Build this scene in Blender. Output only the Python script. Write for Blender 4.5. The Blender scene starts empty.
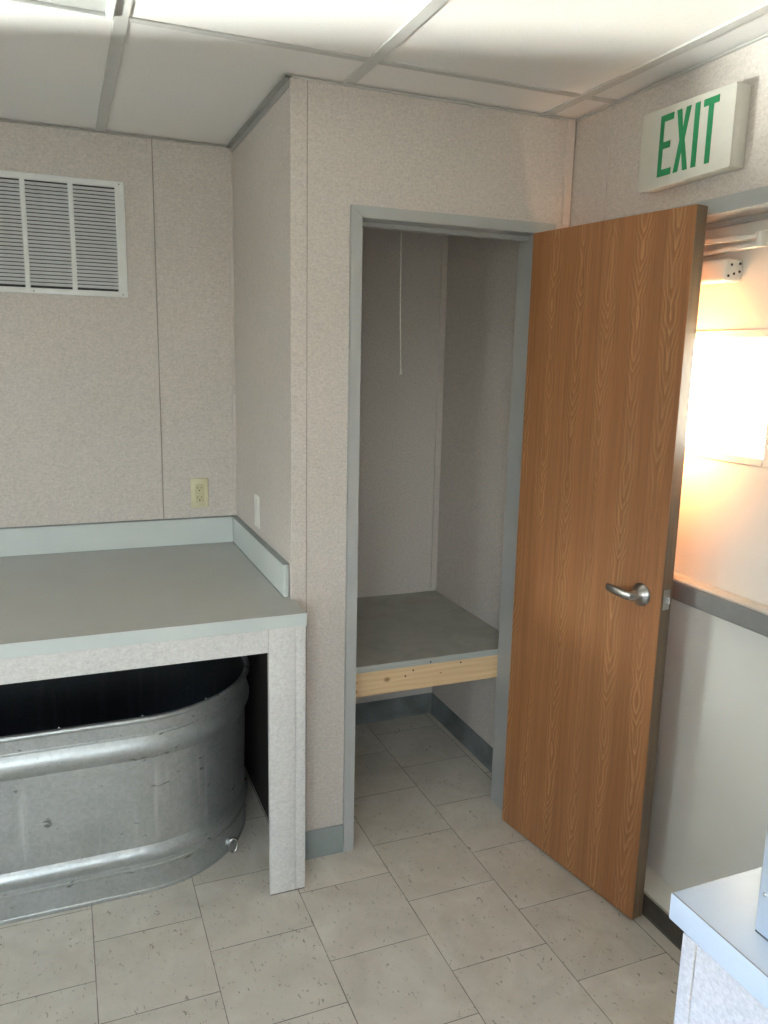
import bpy, bmesh, math, random
from mathutils import Vector, Matrix
random.seed(7)
C = bpy.context.scene.collection

# ------------------------------------------------------------------ measures
XS, YF, YB, XR, H = -0.284, 0.321, 1.157, 0.658, 2.418
CBY, CRX = 1.20, 0.645          # closet back wall, closet right wall
XL, YK = -2.95, -3.40           # left wall and wall behind the viewer
DX = 0.75                       # inner face of the exit door
CH = 0.913                      # counter height

# ------------------------------------------------------------------ helpers: objects
def tag(o, label=None, cat=None, group=None, kind=None):
    if label: o['label'] = label
    if cat: o['category'] = cat
    if group: o['group'] = group
    if kind: o['kind'] = kind
    return o

def empty(name, loc, label=None, cat=None, group=None, kind=None, rz=0.0):
    o = bpy.data.objects.new(name, None)
    o.empty_display_size = 0.05
    o.location = loc
    o.rotation_euler = (0, 0, rz)
    C.objects.link(o)
    return tag(o, label, cat, group, kind)

def origin_of(parent):
    """world location of an object's origin (unrotated chains only)"""
    v = Vector((0, 0, 0))
    p = parent
    while p is not None:
        v += Vector(p.location)
        p = p.parent
    return v

def obj(name, bm, m, parent=None, label=None, cat=None, group=None, kind=None, smooth=False, local=False):
    """links a bmesh (given in world coordinates unless local) as one mesh object"""
    me = bpy.data.meshes.new(name)
    bmesh.ops.recalc_face_normals(bm, faces=bm.faces[:])
    if not local:
        if parent is not None:
            bmesh.ops.translate(bm, verts=bm.verts[:], vec=-origin_of(parent))
    bm.to_mesh(me); bm.free()
    if isinstance(m, (list, tuple)):
        for k in m: me.materials.append(k)
    else:
        me.materials.append(m)
    if smooth:
        for p in me.polygons: p.use_smooth = True
    o = bpy.data.objects.new(name, me)
    C.objects.link(o)
    if parent is not None: o.parent = parent
    if smooth == 'auto':
        me.set_sharp_from_angle(angle=math.radians(35))
    return tag(o, label, cat, group, kind)

def NB(): return bmesh.new()

def bx(bm, x0, x1, y0, y1, z0, z1, bev=0.0, seg=2, mi=0):
    if x0 > x1: x0, x1 = x1, x0
    if y0 > y1: y0, y1 = y1, y0
    if z0 > z1: z0, z1 = z1, z0
    vs = [bm.verts.new((x, y, z)) for x in (x0, x1) for y in (y0, y1) for z in (z0, z1)]
    idx = ((0, 1, 3, 2), (4, 6, 7, 5), (0, 4, 5, 1), (2, 3, 7, 6), (0, 2, 6, 4), (1, 5, 7, 3))
    fs = [bm.faces.new([vs[i] for i in f]) for f in idx]
    for f in fs: f.material_index = mi
    if bev > 0:
        es = list({e for f in fs for e in f.edges})
        r = bmesh.ops.bevel(bm, geom=es, offset=bev, segments=seg, profile=0.5, affect='EDGES')
        for f in r['faces']: f.material_index = mi
    return bm

def cyl(bm, a, b, r0, r1=None, n=20, cap=True):
    a, b = Vector(a), Vector(b); r1 = r0 if r1 is None else r1
    d = (b - a).normalized()
    u = d.orthogonal().normalized(); w = d.cross(u)
    ra = [bm.verts.new(a + r0 * (math.cos(2*math.pi*i/n) * u + math.sin(2*math.pi*i/n) * w)) for i in range(n)]
    rb = [bm.verts.new(b + r1 * (math.cos(2*math.pi*i/n) * u + math.sin(2*math.pi*i/n) * w)) for i in range(n)]
    for i in range(n):
        bm.faces.new((ra[i], ra[(i+1) % n], rb[(i+1) % n], rb[i]))
    if cap:
        bm.faces.new(ra[::-1]); bm.faces.new(rb)
    return bm

def tube(bm, pts, r, n=10, closed=False):
    pts = [Vector(p) for p in pts]
    rings = []
    m = len(pts)
    for i, p in enumerate(pts):
        if closed: t = pts[(i+1) % m] - pts[i-1]
        else: t = pts[min(i+1, m-1)] - pts[max(i-1, 0)]
        t.normalize()
        if i == 0: u = t.orthogonal().normalized()
        else:
            u = (u - t * u.dot(t)).normalized()
        w = t.cross(u)
        rr = r[i] if isinstance(r, (list, tuple)) else r
        rings.append([bm.verts.new(p + rr * (math.cos(2*math.pi*k/n) * u + math.sin(2*math.pi*k/n) * w)) for k in range(n)])
    last = m if closed else m - 1
    for i in range(last):
        A, B = rings[i], rings[(i+1) % m]
        for k in range(n):
            bm.faces.new((A[k], A[(k+1) % n], B[(k+1) % n], B[k]))
    if not closed:
        bm.faces.new(rings[0][::-1]); bm.faces.new(rings[-1])
    return bm

def prism(bm, poly, axis, a, b, bev=0.0):
    """extrudes a 2-D polygon along an axis (0 x: poly=(y,z); 1 y: poly=(x,z); 2 z: poly=(x,y))"""
    def P(q, t):
        return (t, q[0], q[1]) if axis == 0 else ((q[0], t, q[1]) if axis == 1 else (q[0], q[1], t))
    A = [bm.verts.new(P(q, a)) for q in poly]; B = [bm.verts.new(P(q, b)) for q in poly]
    n = len(poly)
    fs = [bm.faces.new(A), bm.faces.new(B[::-1])]
    for i in range(n):
        fs.append(bm.faces.new((A[i], B[i], B[(i+1) % n], A[(i+1) % n])))
    if bev:
        bmesh.ops.bevel(bm, geom=list({e for f in fs for e in f.edges}), offset=bev, segments=2, profile=0.5, affect='EDGES')
    return bm

# ------------------------------------------------------------------ helpers: materials
class Mat:
    def __init__(s, name):
        s.m = bpy.data.materials.new(name); s.m.use_nodes = True
        s.t = s.m.node_tree; s.b = s.t.nodes['Principled BSDF']
        s.co = None
    def n(s, ty, **kw):
        nd = s.t.nodes.new(ty)
        for k, v in kw.items():
            if k.startswith('i_'): nd.inputs[k[2:].replace('_', ' ')].default_value = v
            else: setattr(nd, k, v)
        return nd
    def l(s, a, b): s.t.links.new(a, b)
    def coords(s, scale=(1, 1, 1), loc=(0, 0, 0), rot=(0, 0, 0), world=False):
        if world:
            src = s.n('ShaderNodeNewGeometry').outputs['Position']
        else:
            src = s.n('ShaderNodeTexCoord').outputs['Object']
        mp = s.n('ShaderNodeMapping')
        mp.inputs['Scale'].default_value = scale; mp.inputs['Location'].default_value = loc; mp.inputs['Rotation'].default_value = rot
        s.l(src, mp.inputs['Vector'])
        return mp.outputs['Vector']
    def noise(s, vec, scale, detail=3, rough=0.5, dist=0.0):
        nd = s.n('ShaderNodeTexNoise')
        nd.inputs['Scale'].default_value = scale; nd.inputs['Detail'].default_value = detail
        nd.inputs['Roughness'].default_value = rough; nd.inputs['Distortion'].default_value = dist
        s.l(vec, nd.inputs['Vector'])
        return nd.outputs['Fac']
    def ramp(s, fac, stops, interp='LINEAR'):
        r = s.n('ShaderNodeValToRGB'); r.color_ramp.interpolation = interp
        e = r.color_ramp.elements
        while len(e) < len(stops): e.new(0.5)
        for k, (p, c) in enumerate(stops):
            e[k].position = p
            e[k].color = (c, c, c, 1) if isinstance(c, (int, float)) else (*c, 1)
        s.l(fac, r.inputs['Fac'])
        return r.outputs['Color']
    def math(s, op, a, b=None, c=None):
        nd = s.n('ShaderNodeMath', operation=op)
        for k, v in enumerate((a, b, c)):
            if v is None: continue
            if isinstance(v, (int, float)): nd.inputs[k].default_value = v
            else: s.l(v, nd.inputs[k])
        return nd.outputs[0]
    def mix(s, fac, a, b, mode='MIX'):
        nd = s.n('ShaderNodeMix', data_type='RGBA', blend_type=mode)
        for sock, v in (('Factor', fac), ('A', a), ('B', b)):
            i = [q for q in nd.inputs if q.name == sock and q.enabled and (q.type == 'RGBA' or sock == 'Factor')][0]
            if isinstance(v, (int, float)): i.default_value = v
            elif isinstance(v, tuple): i.default_value = (*v, 1)
            else: s.l(v, i)
        return [q for q in nd.outputs if q.type == 'RGBA'][0]
    def bump(s, h, strength=0.3, dist=0.002):
        nd = s.n('ShaderNodeBump'); nd.inputs['Strength'].default_value = strength; nd.inputs['Distance'].default_value = dist
        s.l(h, nd.inputs['Height']); s.l(nd.outputs['Normal'], s.b.inputs['Normal'])
    def set(s, color=None, rough=None, metal=None, spec=None):
        for k, v in (('Base Color', color), ('Roughness', rough), ('Metallic', metal), ('Specular IOR Level', spec)):
            if v is None: continue
            if isinstance(v, tuple): s.b.inputs[k].default_value = (*v, 1)
            elif isinstance(v, (int, float)): s.b.inputs[k].default_value = v
            else: s.l(v, s.b.inputs[k])
        return s

def plain(name, color, rough=0.5, metal=0.0, var=0.06, scale=30, bump=0.0):
    k = Mat(name); v = k.coords()
    f = k.noise(v, scale, 3)
    lo = tuple(c * (1 - var) for c in color); hi = tuple(min(1, c * (1 + var)) for c in color)
    k.set(k.ramp(f, [(0.3, lo), (0.7, hi)]), rough, metal)
    if bump: k.bump(k.noise(v, scale * 6, 2), bump, 0.001)
    return k.m

def vinyl_wall(name, base, fleck=1.0, tilt=0.0):
    """vinyl covered wall board: pinkish grey with a woven, speckled print"""
    k = Mat(name); v = k.coords(world=True)
    fine = k.noise(v, 190, 3, 0.6)
    mid = k.noise(v, 125, 3, 0.65)
    big = k.noise(v, 1.4, 2)
    weave = k.noise(k.coords((60, 60, 260), world=True), 1.0, 2)
    dark = tuple(c * (1 - 0.18 * fleck) for c in base); lite = tuple(min(1, c * (1 + 0.13 * fleck)) for c in base)
    c1 = k.ramp(mid, [(0.36, dark), (0.5, base), (0.66, lite)])
    c2 = k.mix(0.45, c1, k.ramp(fine, [(0.35, dark), (0.65, lite)]))
    c3 = k.mix(0.25, c2, k.ramp(weave, [(0.35, dark), (0.65, lite)]))
    c4 = k.mix(1.0, c3, k.ramp(big, [(0.3, 0.95), (0.7, 1.0)]), 'MULTIPLY')
    k.set(c4, 0.55, 0, 0.35)
    k.bump(k.math('ADD', mid, fine), 0.35, 0.0012)
    return k.m

M = {}
M['wall'] = vinyl_wall('vinyl_wallboard', (0.585, 0.54, 0.50), 1.2)
M['leg_wall'] = vinyl_wall('vinyl_wallboard_counter', (0.65, 0.64, 0.625), 1.0)
M['batten'] = plain('vinyl_batten', (0.56, 0.515, 0.475), 0.45, 0, 0.05, 60)
M['frame'] = plain('grey_door_frame_paint', (0.385, 0.395, 0.39), 0.42, 0, 0.05, 8)
M['base'] = plain('grey_cove_base', (0.26, 0.295, 0.29), 0.5, 0, 0.08, 10)
M['base_grimy'] = plain('grimy_cove_base', (0.18, 0.20, 0.20), 0.55, 0, 0.35, 7)
M['grid'] = plain('ceiling_grid_paint', (0.52, 0.52, 0.50), 0.5, 0, 0.04, 10)
M['angle'] = plain('ceiling_angle_paint', (0.36, 0.36, 0.345), 0.5, 0, 0.06, 14)
M['laminate'] = plain('grey_laminate', (0.42, 0.425, 0.405), 0.34, 0, 0.035, 4)
M['laminate_edge'] = plain('pale_laminate_edge', (0.54, 0.585, 0.57), 0.38, 0, 0.03, 6)
M['white_laminate'] = plain('white_laminate', (0.56, 0.60, 0.63), 0.42, 0, 0.02, 5)  # white tinted cool: bluish daylight put into the colour
M['seam'] = plain('dark_seam', (0.10, 0.095, 0.085), 0.7)
M['joint'] = plain('wallboard_joint', (0.27, 0.245, 0.215), 0.7)
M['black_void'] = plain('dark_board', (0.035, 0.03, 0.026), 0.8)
M['white_metal'] = plain('white_painted_metal', (0.70, 0.72, 0.71), 0.4, 0, 0.03, 20)
M['louvre'] = plain('grille_louvre_paint', (0.60, 0.62, 0.63), 0.45, 0, 0.05, 20)
M['filter'] = plain('dark_filter', (0.05, 0.052, 0.055), 0.9, 0, 0.3, 60)  # near-black sheet behind the louvres
M['ivory'] = plain('ivory_plastic', (0.60, 0.57, 0.38), 0.4, 0, 0.04, 40)
M['ivory_dark'] = plain('ivory_receptacle', (0.50, 0.47, 0.29), 0.4, 0, 0.04, 40)
M['white_plastic'] = plain('white_plastic', (0.72, 0.71, 0.66), 0.38, 0, 0.03, 40)
M['sign_plastic'] = plain('sign_plastic', (0.56, 0.55, 0.49), 0.4, 0, 0.03, 25)
M['green'] = plain('exit_green', (0.012, 0.23, 0.085), 0.45, 0, 0.1, 30)
M['slot'] = plain('socket_slot', (0.03, 0.028, 0.02), 0.6)
M['satin'] = plain('satin_chrome', (0.42, 0.41, 0.39), 0.32, 1.0, 0.06, 60)
M['chrome'] = plain('bright_steel', (0.72, 0.72, 0.72), 0.18, 1.0, 0.04, 60)
M['exit_door'] = plain('exit_door_paint', (0.72, 0.725, 0.69), 0.5, 0, 0.025, 3, 0.08)
M['bar'] = plain('panic_bar_aluminium', (0.34, 0.35, 0.35), 0.38, 0.6, 0.05, 20)
M['bar_trim'] = plain('panic_bar_trim', (0.66, 0.63, 0.58), 0.35, 0.3, 0.04, 20)
M['closer'] = plain('closer_paint', (0.68, 0.66, 0.60), 0.42, 0, 0.04, 20)
M['sill'] = plain('dark_bronze_sill', (0.085, 0.075, 0.065), 0.4, 0.4, 0.2, 25)
M['sill_edge'] = plain('lit_sill_edge', (0.50, 0.47, 0.42), 0.4, 0.5, 0.1, 30)  # pale colour paints the light caught along the sill's top edge
M['diffuser'] = plain('light_diffuser', (0.42, 0.43, 0.41), 0.35, 0, 0.04, 90)
M['cord'] = plain('white_cord', (0.80, 0.78, 0.72), 0.7, 0, 0.08, 200)
M['device'] = plain('pale_grey_plastic', (0.44, 0.475, 0.485), 0.38, 0, 0.03, 30, 0.05)
M['dirt_ground'] = plain('outside_gravel', (0.42, 0.39, 0.34), 0.9, 0, 0.2, 3)
M['silt'] = plain('dark_silt', (0.030, 0.024, 0.018), 0.75, 0, 0.5, 7)

# floor: 12-inch composition tile in half-stepped columns, dark chips in the print
def floor_mat():
    k = Mat('composition_floor_tile')
    T = 0.3048
    v = k.coords(world=True)
    sep = k.n('ShaderNodeSeparateXYZ'); k.l(v, sep.inputs[0])
    cx = k.math('DIVIDE', sep.outputs['X'], T)
    col = k.math('FLOOR', cx)
    par = k.math('FLOORED_MODULO', col, 2.0)                # columns alternate by half a tile
    cy = k.math('ADD', k.math('DIVIDE', sep.outputs['Y'], T), k.math('MULTIPLY', k.math('SUBTRACT', 1.0, par), 0.5))
    cy = k.math('ADD', cy, 0.5)
    fx = k.math('PINGPONG', cx, 0.5)
    fy = k.math('PINGPONG', cy, 0.5)
    # wobble the joint width a little
    w = k.ramp(k.noise(v, 9, 2), [(0.3, 0.0025), (0.7, 0.0062)])
    mn = k.math('MINIMUM', fx, fy)
    joint = k.math('LESS_THAN', mn, w)
    row = k.math('FLOOR', cy)
    cmb = k.n('ShaderNodeCombineXYZ'); k.l(col, cmb.inputs[0]); k.l(row, cmb.inputs[1])
    wn = k.n('ShaderNodeTexWhiteNoise', noise_dimensions='3D'); k.l(cmb.outputs[0], wn.inputs['Vector'])
    shade = k.ramp(wn.outputs['Value'], [(0.0, 0.93), (1.0, 1.03)])
    # marbled base, streaks turned per tile
    off = k.n('ShaderNodeVectorMath', operation='SCALE'); k.l(wn.outputs['Color'], off.inputs[0]); off.inputs['Scale'].default_value = 7.0
    ad = k.n('ShaderNodeVectorMath', operation='ADD'); k.l(v, ad.inputs[0]); k.l(off.outputs[0], ad.inputs[1])
    marb = k.noise(ad.outputs[0], 5, 4, 0.6, 1.2)
    fleckv = k.n('ShaderNodeMapping'); fleckv.inputs['Scale'].default_value = (1.0, 0.45, 1.0); fleckv.inputs['Rotation'].default_value = (0, 0, 0.25)
    k.l(ad.outputs[0], fleckv.inputs['Vector'])
    fl1 = k.noise(fleckv.outputs[0], 95, 2, 0.55, 0.8)
    fl2 = k.noise(fleckv.outputs[0], 105, 2, 0.5, 0.3)
    base = k.ramp(marb, [(0.3, (0.585, 0.535, 0.465)), (0.55, (0.66, 0.61, 0.54)), (0.75, (0.72, 0.68, 0.615))])
    gate = k.ramp(k.noise(v, 7, 2), [(0.34, 0.0), (0.56, 1.0)])
    flm = k.math('MULTIPLY', k.ramp(fl1, [(0.665, 0.0), (0.71, 0.85)]), gate)
    c = k.mix(flm, base, (0.20, 0.17, 0.14))
    c = k.mix(k.ramp(fl2, [(0.67, 0.0), (0.73, 0.6)]), c, (0.26, 0.235, 0.20))
    c = k.mix(k.ramp(fl2, [(0.24, 0.6), (0.30, 0.0)]), c, (0.70, 0.69, 0.66))
    c = k.mix(1.0, c, shade, 'MULTIPLY')
    # scuffs and grime
    gr = k.noise(v, 2.6, 5, 0.65, 0.4)
    c = k.mix(k.ramp(gr, [(0.52, 0.0), (0.75, 0.28)]), c, (0.30, 0.265, 0.215))
    c = k.mix(k.math('MULTIPLY', joint, 0.82), c, (0.13, 0.115, 0.095))
    k.set(c, k.ramp(gr, [(0.3, 0.34), (0.7, 0.5)]), 0, 0.4)
    h = k.math('SUBTRACT', 1.0, joint)
    k.bump(h, 0.25, 0.001)
    return k.m
M['floor'] = floor_mat()

# ceiling board: off-white vinyl faced, fine pitting
def ceil_mat():
    k = Mat('ceiling_board'); v = k.coords(world=True)
    f = k.noise(v, 260, 2, 0.6); b = k.noise(v, 1.1, 2)
    c = k.ramp(f, [(0.25, (0.70, 0.69, 0.665)), (0.42, (0.785, 0.775, 0.75)), (0.8, (0.81, 0.80, 0.775))])
    c = k.mix(1.0, c, k.ramp(b, [(0.3, 0.965), (0.7, 1.0)]), 'MULTIPLY')
    k.set(c, 0.65, 0, 0.25); k.bump(f, 0.15, 0.001)
    return k.m
M['ceiling'] = ceil_mat()

# oak veneer: book-matched leaves with long nested cathedral figures
def oak_mat():
    k = Mat('oak_veneer'); v = k.coords()
    sep = k.n('ShaderNodeSeparateXYZ'); k.l(v, sep.inputs[0])
    x, z = sep.outputs['X'], sep.outputs['Z']
    W = 0.112
    xx = k.math('ADD', x, 3.05 + 0.03)
    leaf = k.math('FLOOR', k.math('DIVIDE', xx, W))
    wn = k.n('ShaderNodeTexWhiteNoise', noise_dimensions='1D'); k.l(leaf, wn.inputs['W'])
    rnd = wn.outputs['Value']
    wv = k.n('ShaderNodeCombineXYZ'); k.l(k.math('MULTIPLY', rnd, 37.0), wv.inputs[0]); k.l(z, wv.inputs[2])
    drift = k.noise(wv.outputs[0], 1.7, 2, 0.5)                               # the heart wanders with height
    small = k.noise(k.coords((28, 28, 5.0)), 1.0, 2, 0.5)
    u = k.math('SUBTRACT', k.math('FLOORED_MODULO', xx, W), W * 0.5)
    u = k.math('ADD', u, k.math('MULTIPLY', k.math('SUBTRACT', drift, 0.5), 0.075))
    u = k.math('ADD', u, k.math('MULTIPLY', k.math('SUBTRACT', small, 0.5), 0.007))
    au = k.math('SQRT', k.math('ADD', k.math('MULTIPLY', u, u), 0.000012))
    pace = k.noise(wv.outputs[0], 4.2, 2, 0.55)
    slide = k.math('ADD', k.math('MULTIPLY', z, 13.0), k.math('MULTIPLY', pace, 9.0))
    spread = k.math('ADD', k.math('MULTIPLY', au, 82.0), k.math('MULTIPLY', k.noise(k.coords((40, 40, 9)), 1.0, 2), 1.3))
    band = k.math('FLOORED_MODULO', k.math('SUBTRACT', spread, slide), 1.0)
    lite = k.ramp(band, [(0.0, 0.0), (0.35, 0.12), (0.72, 1.0), (0.90, 0.8), (0.97, 0.0)])
    line = k.ramp(band, [(0.80, 0.0), (0.93, 1.0), (1.0, 0.15)])
    ctr = k.ramp(au, [(0.012, 1.0), (0.022, 0.7), (0.036, 0.0)])
    patch = k.ramp(k.noise(wv.outputs[0], 1.3, 1), [(0.36, 0.15), (0.54, 1.0)])
    fig = k.math('MULTIPLY', ctr, patch)
    pores = k.noise(k.coords((360, 360, 6)), 1.0, 2, 0.7)
    fibre = k.noise(k.coords((105, 105, 1.6)), 1.0, 3, 0.6)
    tone = k.noise(k.coords((9, 9, 0.3)), 1.0, 2, 0.5)
    base = k.ramp(tone, [(0.30, (0.30, 0.130, 0.052)), (0.5, (0.325, 0.143, 0.058)), (0.72, (0.35, 0.158, 0.066))])
    c = k.mix(k.math('MULTIPLY', k.math('MULTIPLY', lite, fig), 0.62), base, (0.52, 0.28, 0.125))
    c = k.mix(k.math('MULTIPLY', k.math('MULTIPLY', line, fig), 0.40), c, (0.17, 0.068, 0.025))
    c = k.mix(k.ramp(pores, [(0.54, 0.0), (0.74, 0.5)]), c, (0.135, 0.06, 0.023))
    c = k.mix(0.55, c, k.mix(1.0, c, k.ramp(fibre, [(0.3, 0.70), (0.7, 1.22)]), 'MULTIPLY'))
    k.set(c, 0.42, 0, 0.4)
    k.bump(pores, 0.08, 0.0006)
    return k.m
M['oak'] = oak_mat()

def edge_wood():
    k = Mat('door_edge_wood'); v = k.coords((60, 60, 2.5))
    k.set(k.ramp(k.noise(v, 1, 3), [(0.3, (0.12, 0.083, 0.05)), (0.7, (0.17, 0.12, 0.075))]), 0.5)
    return k.m
M['oak_edge'] = edge_wood()

def lumber_mat():
    k = Mat('raw_pine_lumber')
    n1 = k.noise(k.coords((1.4, 20, 20)), 1.5, 3, 0.55, 0.6)
    w = k.n('ShaderNodeTexWave', wave_type='BANDS', bands_direction='Z'); k.l(k.coords((0.25, 1, 1)), w.inputs['Vector'])
    w.inputs['Scale'].default_value = 16; w.inputs['Distortion'].default_value = 5.0; w.inputs['Detail'].default_value = 2; w.inputs['Detail Scale'].default_value = 0.8
    c = k.ramp(w.outputs['Fac'], [(0.2, (0.66, 0.46, 0.26)), (0.7, (0.73, 0.54, 0.32))])
    c = k.mix(0.4, c, k.ramp(n1, [(0.3, (0.52, 0.34, 0.17)), (0.7, (0.76, 0.60, 0.38))]))
    # knots at fixed places on the face
    v = k.coords()
    for (kx, kz, r) in ((0.13, 0.052, 0.011), (0.005, 0.055, 0.012), (0.006, 0.022, 0.013), (0.34, 0.05, 0.004)):
        d = k.n('ShaderNodeVectorMath', operation='DISTANCE')
        mp = k.n('ShaderNodeMapping'); mp.inputs['Scale'].default_value = (0.7, 0, 1); k.l(v, mp.inputs['Vector'])
        k.l(mp.outputs[0], d.inputs[0]); d.inputs[1].default_value = (kx * 0.7, 0, kz)
        c = k.mix(k.ramp(k.math('DIVIDE', d.outputs['Value'], r), [(0.35, 0.85), (1.0, 0.0)]), c, (0.24, 0.115, 0.045))
    k.set(c, 0.65); k.bump(n1, 0.1, 0.001)
    return k.m
M['lumber'] = lumber_mat()

def shelf_mat():
    k = Mat('grey_painted_plywood'); v = k.coords()
    n = k.noise(v, 5, 5, 0.65, 0.8); s = k.noise(k.coords((3, 14, 3)), 2.2, 4, 0.6)
    c = k.ramp(n, [(0.3, (0.31, 0.31, 0.275)), (0.55, (0.40, 0.40, 0.365)), (0.75, (0.33, 0.29, 0.21))])
    c = k.mix(k.ramp(s, [(0.62, 0.0), (0.72, 0.6)]), c, (0.12, 0.115, 0.10))
    k.set(c, 0.45); k.bump(n, 0.1, 0.001)
    return k.m
M['shelf'] = shelf_mat()
def ply_edge():
    k = Mat('plywood_edge')
    w = k.noise(k.coords((2.5, 2.5, 190)), 1.0, 3, 0.6)
    k.set(k.ramp(w, [(0.3, (0.30, 0.325, 0.32)), (0.6, (0.42, 0.45, 0.44)), (0.8, (0.36, 0.38, 0.37))]), 0.55)
    return k.m
M['ply_edge'] = ply_edge()

# galvanised sheet with spangle, dull streaks and dents
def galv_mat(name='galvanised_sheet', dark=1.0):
    k = Mat(name); v = k.coords()
    vo = k.n('ShaderNodeTexVoronoi'); vo.inputs['Scale'].default_value = 110; k.l(v, vo.inputs['Vector'])
    sp = k.n('ShaderNodeSeparateColor'); k.l(vo.outputs['Color'], sp.inputs[0])
    n = k.noise(v, 6, 4, 0.6, 0.5)
    streak = k.noise(k.coords((26, 26, 1.6)), 1.0, 3, 0.55, 0.2)
    spots = k.noise(k.coords((20, 20, 44)), 1.0, 2, 0.5, 0.4)
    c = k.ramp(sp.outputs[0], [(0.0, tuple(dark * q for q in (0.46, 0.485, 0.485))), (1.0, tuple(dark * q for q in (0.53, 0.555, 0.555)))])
    c = k.mix(1.0, c, k.ramp(n, [(0.3, 0.86), (0.7, 1.05)]), 'MULTIPLY')
    sx = k.n('ShaderNodeSeparateXYZ'); k.l(v, sx.inputs[0])
    midz = k.ramp(k.math('MULTIPLY', sx.outputs['Z'], 2.0), [(0.34, 0.0), (0.40, 1.0), (0.80, 1.0), (0.90, 0.0)])
    c = k.mix(k.math('MULTIPLY', midz, k.ramp(streak, [(0.55, 0.0), (0.70, 0.5)])), c, tuple(dark * q for q in (0.74, 0.76, 0.755)))
    c = k.mix(k.ramp(spots, [(0.68, 0.0), (0.74, 0.75)]), c, (0.12, 0.115, 0.105))
    k.set(c, k.ramp(n, [(0.3, 0.34), (0.7, 0.50)]), 0.8)
    k.bump(k.math('ADD', k.noise(k.coords((5, 5, 3)), 1.6, 2), k.math('MULTIPLY', streak, 0.22)), 0.35, 0.006)
    return k.m
M['galv'] = galv_mat()
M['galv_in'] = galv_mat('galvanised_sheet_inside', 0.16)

def glass_mat():
    k = Mat('window_glass'); t = k.t
    t.nodes.remove(k.b)
    g = k.n('ShaderNodeBsdfGlossy'); g.inputs['Roughness'].default_value = 0.02
    tr = k.n('ShaderNodeBsdfTransparent'); tr.inputs['Color'].default_value = (0.93, 0.96, 0.95, 1)
    lw = k.n('ShaderNodeLayerWeight'); lw.inputs['Blend'].default_value = 0.5
    fr = k.math('ADD', k.math('MULTIPLY', k.math('POWER', lw.outputs['Facing'], 5.0), 0.95), 0.04)   # thin pane, Schlick
    mx = k.n('ShaderNodeMixShader')
    k.l(fr, mx.inputs[0]); k.l(tr.outputs[0], mx.inputs[1]); k.l(g.outputs[0], mx.inputs[2])
    k.l(mx.outputs[0], t.nodes['Material Output'].inputs['Surface'])
    return k.m
M['glass'] = glass_mat()

# ================================================================== THE ROOM
TH = 0.11
b = NB(); bx(b, XL - TH, XR + TH + 0.02, YK - TH, CBY + TH, -0.08, 0.0)
obj('floor', b, M['floor'], kind='structure', label='pale beige tile floor with dark flecks and half-stepped joints', cat='floor')

# ceiling: boards on a grid; the cell of the light is left open
GX = [-2.56, -1.955, -1.35, -0.745, -0.118, 0.542]
GY = [-3.54, -2.32, -1.10, 0.12]
ceil = empty('ceiling', (0, 0, H), 'off-white suspended ceiling of large smooth boards in a flat grid', 'ceiling', kind='structure')
b = NB()
xs = [XL] + GX + [XR + 0.02]; ys = [YK] + GY[1:] + [CBY + 0.02]
for i in range(len(xs) - 1):
    for j in range(len(ys) - 1):
        if i == 3 and j == 2: continue          # the troffer
        if xs[i+1] - xs[i] < 0.02: continue
        bx(b, xs[i], xs[i+1], ys[j], ys[j+1], H + 0.004, H + 0.02)
obj('ceiling_board', b, M['ceiling'], ceil)
b = NB()
for x in GX:
    bx(b, x - 0.0165, x + 0.0165, YK, CBY, H - 0.001, H + 0.008, 0.001, 1)
for y in GY[1:]:
    for i in range(len(xs) - 1):
        x0 = xs[i] + (0.0165 if i else 0); x1 = xs[i+1] - (0.0165 if i < len(xs) - 2 else 0)
        bx(b, x0, x1, y - 0.0125, y + 0.0125, H, H + 0.008, 0.001, 1)
obj('ceiling_grid', b, M['grid'], ceil, label='flat painted grid strips')
b = NB(); bx(b, XL - TH, XR + TH, YK - TH, CBY + TH, H + 0.12, H + 0.18)
obj('roof_deck', b, M['black_void'], ceil)

# walls
b = NB(); bx(b, XL - TH, XS + 0.05, YB, YB + TH, 0, H + 0.12)
obj('wall_back', b, M['wall'], kind='structure', label='pinkish grey vinyl wall behind the counter with the vent grille', cat='wall')
b = NB(); bx(b, XS, XS + 0.09, YF + 0.10, CBY + TH, 0, H + 0.12)
obj('wall_closet_side', b, M['wall'], kind='structure', label='side wall of the closet at the right end of the counter', cat='wall')
b = NB()
OL, OR, OT = -0.083, 0.545, 2.07
bx(b, XS, OL, YF, YF + 0.10, 0, H + 0.12)
bx(b, OR, XR, YF, YF + 0.10, 0, H + 0.12)
bx(b, OL, OR, YF, YF + 0.10, OT, H + 0.12)
obj('wall_closet_front', b, M['wall'], kind='structure', label='front wall of the closet around its narrow doorway', cat='wall')
b = NB(); bx(b, XS + 0.09, XR, CBY, CBY + TH, 0, H + 0.12)
obj('wall_closet_back', b, M['wall'], kind='structure', label='grey rear wall inside the closet behind the pull cord', cat='wall')
b = NB(); bx(b, CRX, XR, YF + 0.10, CBY, 0, H + 0.02)
obj('wall_closet_right', b, M['wall'], kind='structure', label='right inner wall of the closet above its cove base', cat='wall')
EY0, EY1, EZ1 = -0.81, 0.10, 2.034
b = NB()
bx(b, XR, XR + TH, EY1 + 0.03, CBY + TH, 0, H + 0.12)
bx(b, XR, XR + TH, YK - TH, EY0 - 0.03, 0, H + 0.12)
bx(b, XR, XR + TH, EY0 - 0.03, EY1 + 0.03, EZ1 + 0.03, H + 0.12)
obj('wall_right', b, M['wall'], kind='structure', label='right wall above the exit door carrying the EXIT sign', cat='wall')
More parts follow.
